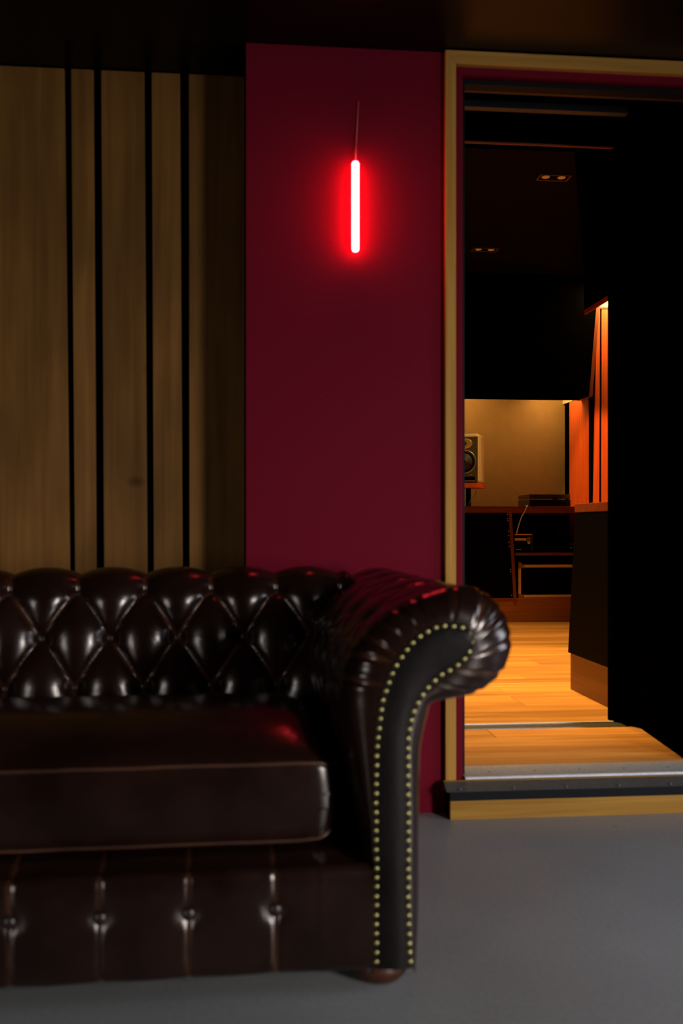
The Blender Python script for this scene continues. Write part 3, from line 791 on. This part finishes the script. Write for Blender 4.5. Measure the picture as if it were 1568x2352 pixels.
# deep-buttoned relief: buttons where a and b are whole numbers
def tuft(u, v, amp, lo, hi, rows_lo=-1.0, rows_hi=1.0, dec=0.6):
    vc = min(max(v, rows_lo), rows_hi)
    a = u + vc / 2; b = u - vc / 2
    sa = abs(math.sin(math.pi * a)); sb = abs(math.sin(math.pi * b))
    h = (sa * sb + 1e-9) ** 0.40
    ia = round(a); ib = round(b)
    du = u - (ia + ib) / 2; dv = v - (ia - ib)
    dist = math.sqrt(du * du + dv * dv * 0.7)
    dip = math.exp(-(dist / 0.13) ** 2)
    f = 1.0
    if v > rows_hi: f = max(hi, 1 - (v - rows_hi) * dec)
    if v < rows_lo: f = max(lo, 1 - (rows_lo - v) * 0.25)
    m = min(sa, sb)
    wear = math.exp(-(m / 0.10) ** 2) * f
    return amp * f * h - 0.012 * dip, wear, dip

WX = 2.12                                   # whole sofa width
xr = loc(845, 2100, 0.0).x                  # inner foot of the right arm
XL = xr - (WX - 2 * 0.10)                   # inner foot of the left arm
XM = (xr + XL) / 2

# ---- back
bp_ = [(0.655, 0.26), (0.665, 0.36), (0.685, 0.46), (0.705, 0.55), (0.722, 0.63), (0.738, 0.685), (0.765, 0.728), (0.805, 0.748), (0.85, 0.746), (0.89, 0.724), (0.912, 0.685), (0.912, 0.645), (0.89, 0.61), (0.868, 0.585), (0.862, 0.52), (0.86, 0.3), (0.86, 0.05)]
bc = catmull(bp_, 14)
arc = [0.0]
for i in range(1, len(bc)): arc.append(arc[-1] + math.dist(bc[i], bc[i - 1]))
def s_at_z(zq):
    for i in range(1, len(bc)):
        if bc[i][1] >= zq: return arc[i]
s_r2 = s_at_z(0.584); s_r1 = s_at_z(0.700)
rowd = s_r1 - s_r2
cold = 0.166
u0 = loc(560, 1455, 0.71).x
def resample(curve, arcl, s):
    lo_, hi_ = 0, len(arcl) - 1
    while hi_ - lo_ > 1:
        mid = (lo_ + hi_) // 2
        if arcl[mid] <= s: lo_ = mid
        else: hi_ = mid
    t = (s - arcl[lo_]) / max(1e-9, arcl[hi_] - arcl[lo_])
    p = tuple(a + (b - a) * t for a, b in zip(curve[lo_], curve[hi_]))
    tx = tuple(b - a for a, b in zip(curve[lo_], curve[hi_]))
    return p, tx
xb0, xb1 = XL - 0.15, xr + 0.15
nu = 400; nv = 210
pts = []; wr_ = []
smax = arc[-1]
for i in range(nu):
    x = xb0 + (xb1 - xb0) * i / (nu - 1)
    for j in range(nv):
        s = (smax * 0.72) * j / (nv - 1) if j < nv - 1 else smax
        (y, z), (ty, tz) = resample(bc, arc, s)
        l = math.hypot(ty, tz); ny, nz = -tz / l, ty / l        # outward normal (towards the sitter / up)
        u = (x - u0) / cold; v = (s - s_r2) / rowd
        h, wv, _ = tuft(u, v, 0.034, 0.5, 0.0)
        if s > smax * 0.55: h *= max(0, 1 - (s - smax * 0.55) / (smax * 0.08)); wv = 0 if h <= 0 else wv
        over = max(0.0, x - xr - 0.06) + max(0.0, XL - 0.06 - x)
        pts.append((x, y + ny * (h - 0.012), z + nz * (h - 0.012) - (0.9 * over if z > 0.6 else 0))); wr_.append(wv * 0.65)
grid_mesh('backrest', pts, nu, nv, M_leather, sofa, wr_)
# back buttons
bme = None
def dome(name, r, h, seg=14, rings=4):
    vs = [(0, 0, h)]; fs = []
    for i in range(1, rings + 1):
        a = math.pi / 2 * i / rings
        for k in range(seg):
            b = 2 * math.pi * k / seg
            vs.append((r * math.sin(a) * math.cos(b), r * math.sin(a) * math.sin(b), h * math.cos(a)))
    for k in range(seg): fs.append((0, 1 + k, 1 + (k + 1) % seg))
    for i in range(rings - 1):
        for k in range(seg):
            fs.append((1 + i * seg + k, 1 + (i + 1) * seg + k, 1 + (i + 1) * seg + (k + 1) % seg, 1 + i * seg + (k + 1) % seg))
    me = bpy.data.meshes.new(name)
    me.from_pydata(vs, [], fs); me.update()
    for p in me.polygons: p.use_smooth = True
    return me
me_button = dome('button', 0.0125, 0.007); me_button.materials.append(M_button)
me_nail = dome('nail', 0.0052, 0.0036, 10, 3); me_nail.materials.append(M_brass)
def place(me, name, p, n, parent):
    o = bpy.data.objects.new(name, me); COL.objects.link(o); o.parent = parent
    o.location = p; o.rotation_euler = Vector(n).to_track_quat('Z', 'Y').to_euler()
    return o
for row in (-1, 0, 1):
    s = s_r2 + row * rowd
    (y, z), (ty, tz) = resample(bc, arc, s)
    l = math.hypot(ty, tz); n = Vector((0, -tz / l, ty / l))
    h = -0.012 - 0.012
    kk = -14
    while kk < 6:
        x = u0 + (kk + (0.5 if row else 0.0)) * cold
        if XL + 0.0 < x < xr - 0.03: place(me_button, 'button', (x, y + n.y * h, z + n.z * h), n, sofa)
        kk += 1

# ---- arms
pairs = [((858, 2222), (845, 2225)), ((858, 2100), (843, 2100)), ((858, 2000), (841, 1990)), ((857, 1900), (828, 1900)), ((857, 1800), (806, 1800)), ((860, 1700), (789, 1700)), ((868, 1640), (779, 1640)), ((875, 1600), (776, 1590)), ((888, 1560), (783, 1545)), ((900, 1532), (798, 1500)), ((915, 1508), (822, 1465)), ((932, 1485), (852, 1432)), ((950, 1466), (887, 1405)), ((973, 1448), (927, 1382)), ((998, 1436), (968, 1364)), ((1018, 1432), (1005, 1352)), ((1038, 1432), (1040, 1346)), ((1058, 1435), (1076, 1347)), ((1076, 1446), (1108, 1359)), ((1086, 1468), (1137, 1382)), ((1084, 1490), (1159, 1415)), ((1076, 1508), (1171, 1455)), ((1062, 1524), (1171, 1495)), ((1045, 1537), (1158, 1530)), ((1025, 1549), (1136, 1559)), ((1008, 1559), (1106, 1582)), ((993, 1573), (1070, 1596)), ((981, 1588), (1030, 1603)), ((968, 1607), (988, 1611)), ((958, 1626), (978, 1640)), ((951, 1648), (972, 1665)), ((945, 1668), (967, 1690)), ((941, 1695), (963, 1720)), ((940, 1730), (961, 1760)), ((941, 1800), (959, 1830)), ((942, 1900), (958, 1920)), ((941, 2000), (958, 2010)), ((942, 2100), (957, 2100)), ((946, 2222), (949, 2224))]
PR = []
for (a_, b2) in pairs:
    pa_ = loc(a_[0], a_[1], 0.0); pb_ = loc(b2[0], b2[1], 0.06)
    PR.append((pa_.x, pa_.z, pb_.x, pb_.z))
CR = catmull(PR, 9)
al = [0.0]
for i in range(1, len(CR)): al.append(al[-1] + math.dist(CR[i][2:], CR[i - 1][2:]))
def s_of(px, py):
    q = loc(px, py, 0.06); best = min(range(len(CR)), key=lambda i: (CR[i][2] - q.x) ** 2 + (CR[i][3] - q.z) ** 2)
    return al[best]
pleats = [s_of(x_, y_) for x_, y_ in ((779, 1555), (800, 1500), (832, 1452), (868, 1418), (905, 1393), (952, 1371), (1036, 1346), (1105, 1357), (1150, 1400), (1171, 1462), (1150, 1545), (1100, 1585))]
skews = [0.3, -0.6, 0.5, 0.2, -0.4, 0.7, -0.3, -0.8, 0.6, -0.2, 0.4, -0.5]
s_top = s_of(1020, 1349)
AD = 0.93                                    # arm depth
nS = 330
smaxA = al[-1]
def arm(sgn, xmirror):
    """sgn=1: right arm; -1: mirrored left arm"""
    fy = 0.066
    # depth rings: rounded front, then straight back
    rings = []
    for k in range(15): rings.append(('f', math.pi / 2 * k / 14))
    for k in range(1, 150): rings.append(('b', fy + (AD - fy) * k / 149))
    pts, wrr = [], []
    nR = len(rings)
    s_r = [smaxA * i / (nS - 1) for i in range(nS)]
    col_ = 0.185
    sa1 = s_of(868, 1418) ; rowA = 0.135
    for i in range(nS):
        s = s_r[i]
        (ax, az, bx, bz_), (tax, taz, tbx, tbz) = resample(CR, al, s)
        l = math.hypot(tbx, tbz) or 1; nx, nz = -tbz / l, tbx / l
        # pleat factor
        d = min(abs(s - p) for p in pleats)
        inroll = s_of_lo < s < s_of_hi
        for (kind, val) in rings:
            if kind == 'f':
                f = math.sin(val); x = ax + (bx - ax) * f; z = az + (bz_ - az) * f; y = fy * (1 - math.cos(val))
                pf = f if f < 1 else 1
                pw = math.sin(math.pi * min(1.0, f * 0.93)) ** 0.7
                yy = 0
            else:
                x, z, y = bx, bz_, val
                pw = 0.36 * math.exp(-((val - fy) / 0.03) ** 2); pf = 1
                yy = val
            cr = 0; wv = 0
            if inroll:
                ip = min(range(len(pleats)), key=lambda q_: abs(s - pleats[q_])); am = (0.8, 1.2, 1.0, 0.7, 1.1, 0.6, 0.7, 1.1, 1.2, 1.0, 1.2, 0.8)[ip % 12]
                d = s - pleats[ip] - skews[ip % 12] * 0.022 * ((math.sin(val) if kind == 'f' else 1.0) - 1.0)
                cr = -0.0075 * am * math.exp(-(d / 0.0062) ** 2) * pw + 0.004 * am * pw * math.exp(-((abs(d) - 0.011) / 0.009) ** 2)
                wv = math.exp(-((d - 0.003) / 0.003) ** 2) * pw * am * 0.8
            if kind == 'b' and s < smaxA * 0.62:
                u = (yy - 0.17) / col_; v = (s - sa1) / rowA
                h, w2_, _ = tuft(u, v, 0.009, 0.0, 0.0, -2.0, 1.0, 1.4)
                ramp = min(1.0, max(0.0, (yy - 0.07) / 0.07)) * min(1, max(0, (smaxA * 0.62 - s) / 0.10)) * min(1.0, max(0.0, s / 0.3))
                cr += (h - 0.006) * ramp; wv = max(wv, w2_ * ramp * 0.7)
            x += nx * cr; z += nz * cr
            pts.append((x if sgn > 0 else 2 * XM - x, y, z)); wrr.append(wv)
    o = grid_mesh('arm', pts, nS, nR, M_leather, sofa, wrr)
    # front facing panel, slightly domed
    fpts = []; fw = []
    m = 0
    cxs = [(CR[i][0], CR[i][1]) for i in range(0, len(CR), 2)]
    n2 = len(cxs)
    # spine: pair points across the strip
    half = n2 // 2
    rows = 9
    ve, fc_ = [], []
    # split at the tip of the scroll
    tip = max(range(n2), key=lambda i: cxs[i][0] * 1.0 + cxs[i][1] * 0.25)
    A_ = cxs[:tip + 1]; B_ = cxs[tip:][::-1]
    K = 70
    def samp(P_, k):
        f = k / (K - 1) * (len(P_) - 1); i = min(int(f), len(P_) - 2); t = f - i
        return (P_[i][0] + (P_[i + 1][0] - P_[i][0]) * t, P_[i][1] + (P_[i + 1][1] - P_[i][1]) * t)
    def arcs(P_):
        L_ = [0]
        for i in range(1, len(P_)): L_.append(L_[-1] + math.dist(P_[i], P_[i - 1]))
        return L_
    LA, LB = arcs(A_), arcs(B_)
    for k in range(K):
        (qa), _t = resample(A_, LA, LA[-1] * k / (K - 1)); (qb), _t = resample(B_, LB, LB[-1] * k / (K - 1))
        for r in range(rows):
            f = r / (rows - 1)
            x = qa[0] + (qb[0] - qa[0]) * f; z = qa[1] + (qb[1] - qa[1]) * f
            wid = math.dist(qa, qb)
            y = -0.0005 - 0.010 * (1 - (2 * f - 1) ** 2) ** 0.7 * min(1, wid / 0.04)
            ve.append((x if sgn > 0 else 2 * XM - x, y, z))
    face = grid_mesh('arm_facing', ve, K, rows, M_facing, o, [0.0] * len(ve))
    # nails 5 mm inside the edge
    tot = []
    for i in range(len(CR)):
        p = Vector((CR[i][0], CR[i][1])); q = Vector((CR[min(i + 1, len(CR) - 1)][0], CR[min(i + 1, len(CR) - 1)][1])) - Vector((CR[max(i - 1, 0)][0], CR[max(i - 1, 0)][1]))
        q.normalize(); nn = Vector((q.y, -q.x))
        tot.append(tuple(p + nn * 0.0045))
    LN = arcs(tot)
    s = 0.012; c = 0
    while s < LN[-1] - 0.008:
        (q), _t = resample(tot, LN, s)
        jx, jz = random.uniform(-0.0007, 0.0007), random.uniform(-0.0007, 0.0007)
        place(me_nail, 'nail', (q[0] + jx if sgn > 0 else 2 * XM - q[0] + jx, -0.0035, q[1] + jz), (0, -1, 0), o)
        s += 0.0172
    # arm buttons
    for row in (0, 1):
        for kk in range(5):
            yy = 0.17 + (kk + (0.5 if row else 0)) * col_
            if yy > 0.66: continue
            s = sa1 + row * rowA
            (ax, az, bx, bz_), (_, _, tbx, tbz) = resample(CR, al, s)
            l = math.hypot(tbx, tbz); nx, nz = -tbz / l, tbx / l
            px_ = bx + nx * (-0.030)
            place(me_button, 'button', (px_ if sgn > 0 else 2 * XM - px_, yy, bz_ + nz * (-0.030)), (nx * sgn, 0, nz), o)
    return o
s_of_lo = s_of(779, 1640); s_of_hi = s_of(988, 1611)
arm(1, 0)
arm(-1, 0)

# ---- front rail and deck
rp = [(0.012, 0.043), (0.003, 0.055), (0.0, 0.09), (-0.001, 0.15), (0.001, 0.20), (0.006, 0.226), (0.014, 0.235), (0.022, 0.232), (0.03, 0.228), (0.045, 0.232), (0.09, 0.243), (0.2, 0.246), (0.66, 0.25)]
rc = catmull(rp, 8); ra = [0.0]
for i in range(1, len(rc)): ra.append(ra[-1] + math.dist(rc[i], rc[i - 1]))
xrb = loc(633, 2100, 0.0).x; cr_sp = loc(633, 2100, 0.0).x - loc(433, 2110, 0.0).x
zbt = loc(633, 2093, 0.0).z
nu = 520; pts = []; wr_ = []
x0r, x1r = XL - 0.01, xr + 0.012
nvr = 90
for i in range(nu):
    x = x0r + (x1r - x0r) * i / (nu - 1)
    u = (x - xrb) / cr_sp; dd = abs(u - round(u)) * cr_sp
    valid = x < xrb + 0.08
    for j in range(nvr):
        s = ra[-1] * (j / (nvr - 1)) ** 1.6
        (y, z), (ty, tz) = resample(rc, ra, s)
        l = math.hypot(ty, tz); ny, nz = -tz / l, ty / l
        h = 0; wv = 0
        if valid and y < 0.35:
            h = -0.0028 * math.exp(-(dd / 0.006) ** 2) + 0.0025 * (1 - math.exp(-(dd / 0.05) ** 2))
            wv = math.exp(-(dd / 0.0035) ** 2) * 0.75
            rr2 = math.hypot(dd, z - zbt)
            if y < 0.03: h -= 0.009 * math.exp(-(rr2 / 0.022) ** 2)
        elif z < 0.236:
            h = 0.003
        # horizontal join between rail and deck
        pts.append((x, y + ny * h, z + nz * h)); wr_.append(wv)
grid_mesh('front_rail', pts, nu, nvr, M_leather, sofa, wr_)
kk = -14
while kk < 2:
    x = xrb + kk * cr_sp
    if x > XL: place(me_button, 'button', (x, 0.006, zbt), (0, -1, 0), sofa)
    kk += 1
# underside and back panel
box('base_frame', XL - 0.08, xr + 0.08, 0.03, 0.85, 0.046, 0.20, M_black, sofa)

# ---- bun feet
for (x_, y_) in ((loc(870, 2240, 0.07).x, 0.07), (2 * XM - loc(870, 2240, 0.07).x, 0.07), (loc(870, 2240, 0.07).x, 0.78), (2 * XM - loc(870, 2240, 0.07).x, 0.78)):
    lathe('leg', [(0.03, 0.0), (0.041, 0.002), (0.051, 0.012), (0.0545, 0.025), (0.052, 0.038), (0.046, 0.046)], M_foot, sofa, 32, 'Z', (x_, y_, 0.0))

# ---- seat cushions (each lifts out, but they belong to the sofa)
def cushion(xa, xb, label):
    ya, yb = 0.088, 0.648
    zb_ = 0.255; ztf = loc(600, 1750, 0.095).z
    hx = (xb - xa) / 2; hy = (yb - ya) / 2; cx = (xa + xb) / 2; cy = (ya + yb) / 2
    hz = (ztf - zb_) / 2; cz = (ztf + zb_) / 2
    t = empty('seat_cushion', (cx, cy, cz), 0, label, 'cushion')
    t.parent = None
    W4 = (Matrix.Translation(P0) @ Matrix.Rotation(RS, 4, 'Z')) @ Matrix.Translation((cx, cy, cz))
    t.matrix_world = W4; t.location = W4.to_translation(); t.rotation_euler = (0, 0, RS)
    bm = bmesh.new()
    bmesh.ops.create_cube(bm, size=2.0)
    bmesh.ops.subdivide_edges(bm, edges=bm.edges, cuts=46, use_grid_fill=True)
    R = 0.032
    for v in bm.verts:
        X, Y, Z = v.co
        p = Vector((X * hx, Y * hy, Z * hz))
        core = Vector((max(-hx + R, min(hx - R, p.x)), max(-hy + R, min(hy - R, p.y)), max(-hz + 0.012, min(hz - 0.012, p.z))))
        dv_ = p - core
        # round vertical corners with radius R, top and bottom edges with 12 mm
        hd = Vector((dv_.x, dv_.y)); L2 = hd.length
        if L2 > 1e-6:
            m_ = max(abs(dv_.x), abs(dv_.y)); hd = hd / L2 * m_
        vz = dv_.z
        if abs(vz) > 1e-6 and L2 > 1e-6:
            k_ = min(1.0, m_ / R); e2 = abs(vz) / 0.012
            q2 = math.sqrt(max(0, 1 - 0.5 * e2 * e2)); hd = hd * (1 - (1 - q2) * 0.25 * k_)
            vz *= math.sqrt(max(0, 1 - 0.5 * k_ * k_)) if k_ < 1 else 0.7
        q = core + Vector((hd.x, hd.y, vz))
        gx_ = 1 - abs(X) ** 14; gy_ = 1 - abs(Y) ** 2.6
        if Z > 0: q.z += 0.077 * gx_ * gy_ * Z
        # belly of the side walls
        side = (1 - Z * Z)
        q.x += 0.006 * side * X ** 15; q.y += 0.006 * side * Y ** 15
        ed = max(0.0, (abs(q.x) - (hx - 0.05)) / 0.05) ** 2
        q.z += 0.024 * ed if Z < -0.2 else (-0.010 * ed if Z > 0.2 else 0)
        v.co = q
    o = from_bm('cover', bm, M_leather, t, smooth=True)
    # piping round the top and bottom edges
    for zz in (hz - 0.004, -hz + 0.004):
        loop = []
        cr2 = R - 0.003
        for (sx_, sy_, a0) in ((1, -1, -90), (1, 1, 0), (-1, 1, 90), (-1, -1, 180)):
            for kq in range(7):
                an = math.radians(a0 + 90 * kq / 6)
                loop.append((sx_ * (hx - R) + cr2 * math.cos(an), sy_ * (hy - R) + cr2 * math.sin(an), zz))
        # densify long sides
        dl = []
        for i in range(len(loop)):
            p, q = Vector(loop[i]), Vector(loop[(i + 1) % len(loop)])
            n_ = max(1, int((q - p).length / 0.04))
            for k2 in range(n_): 
                w3 = p.lerp(q, k2 / n_); w3.z += random.uniform(-0.0008, 0.0008); ed = max(0.0, (abs(w3.x) - (hx - 0.05)) / 0.05) ** 2; w3.z += 0.024 * ed if zz < 0 else -0.010 * ed; dl.append(w3)
        tube('piping', dl, 0.0042, M_piping, t, 8, closed=True)
    return t
cxr = loc(770, 1830, 0.1).x
cw = (cxr - (XL + (xr - cxr))) / 2
cushion(cxr - cw + 0.012, cxr, 'brown leather seat cushion lying against the nail-trimmed rolled arm')
cushion(cxr - 2 * cw, cxr - cw - 0.012, 'brown leather seat cushion at the far left end of the sofa')
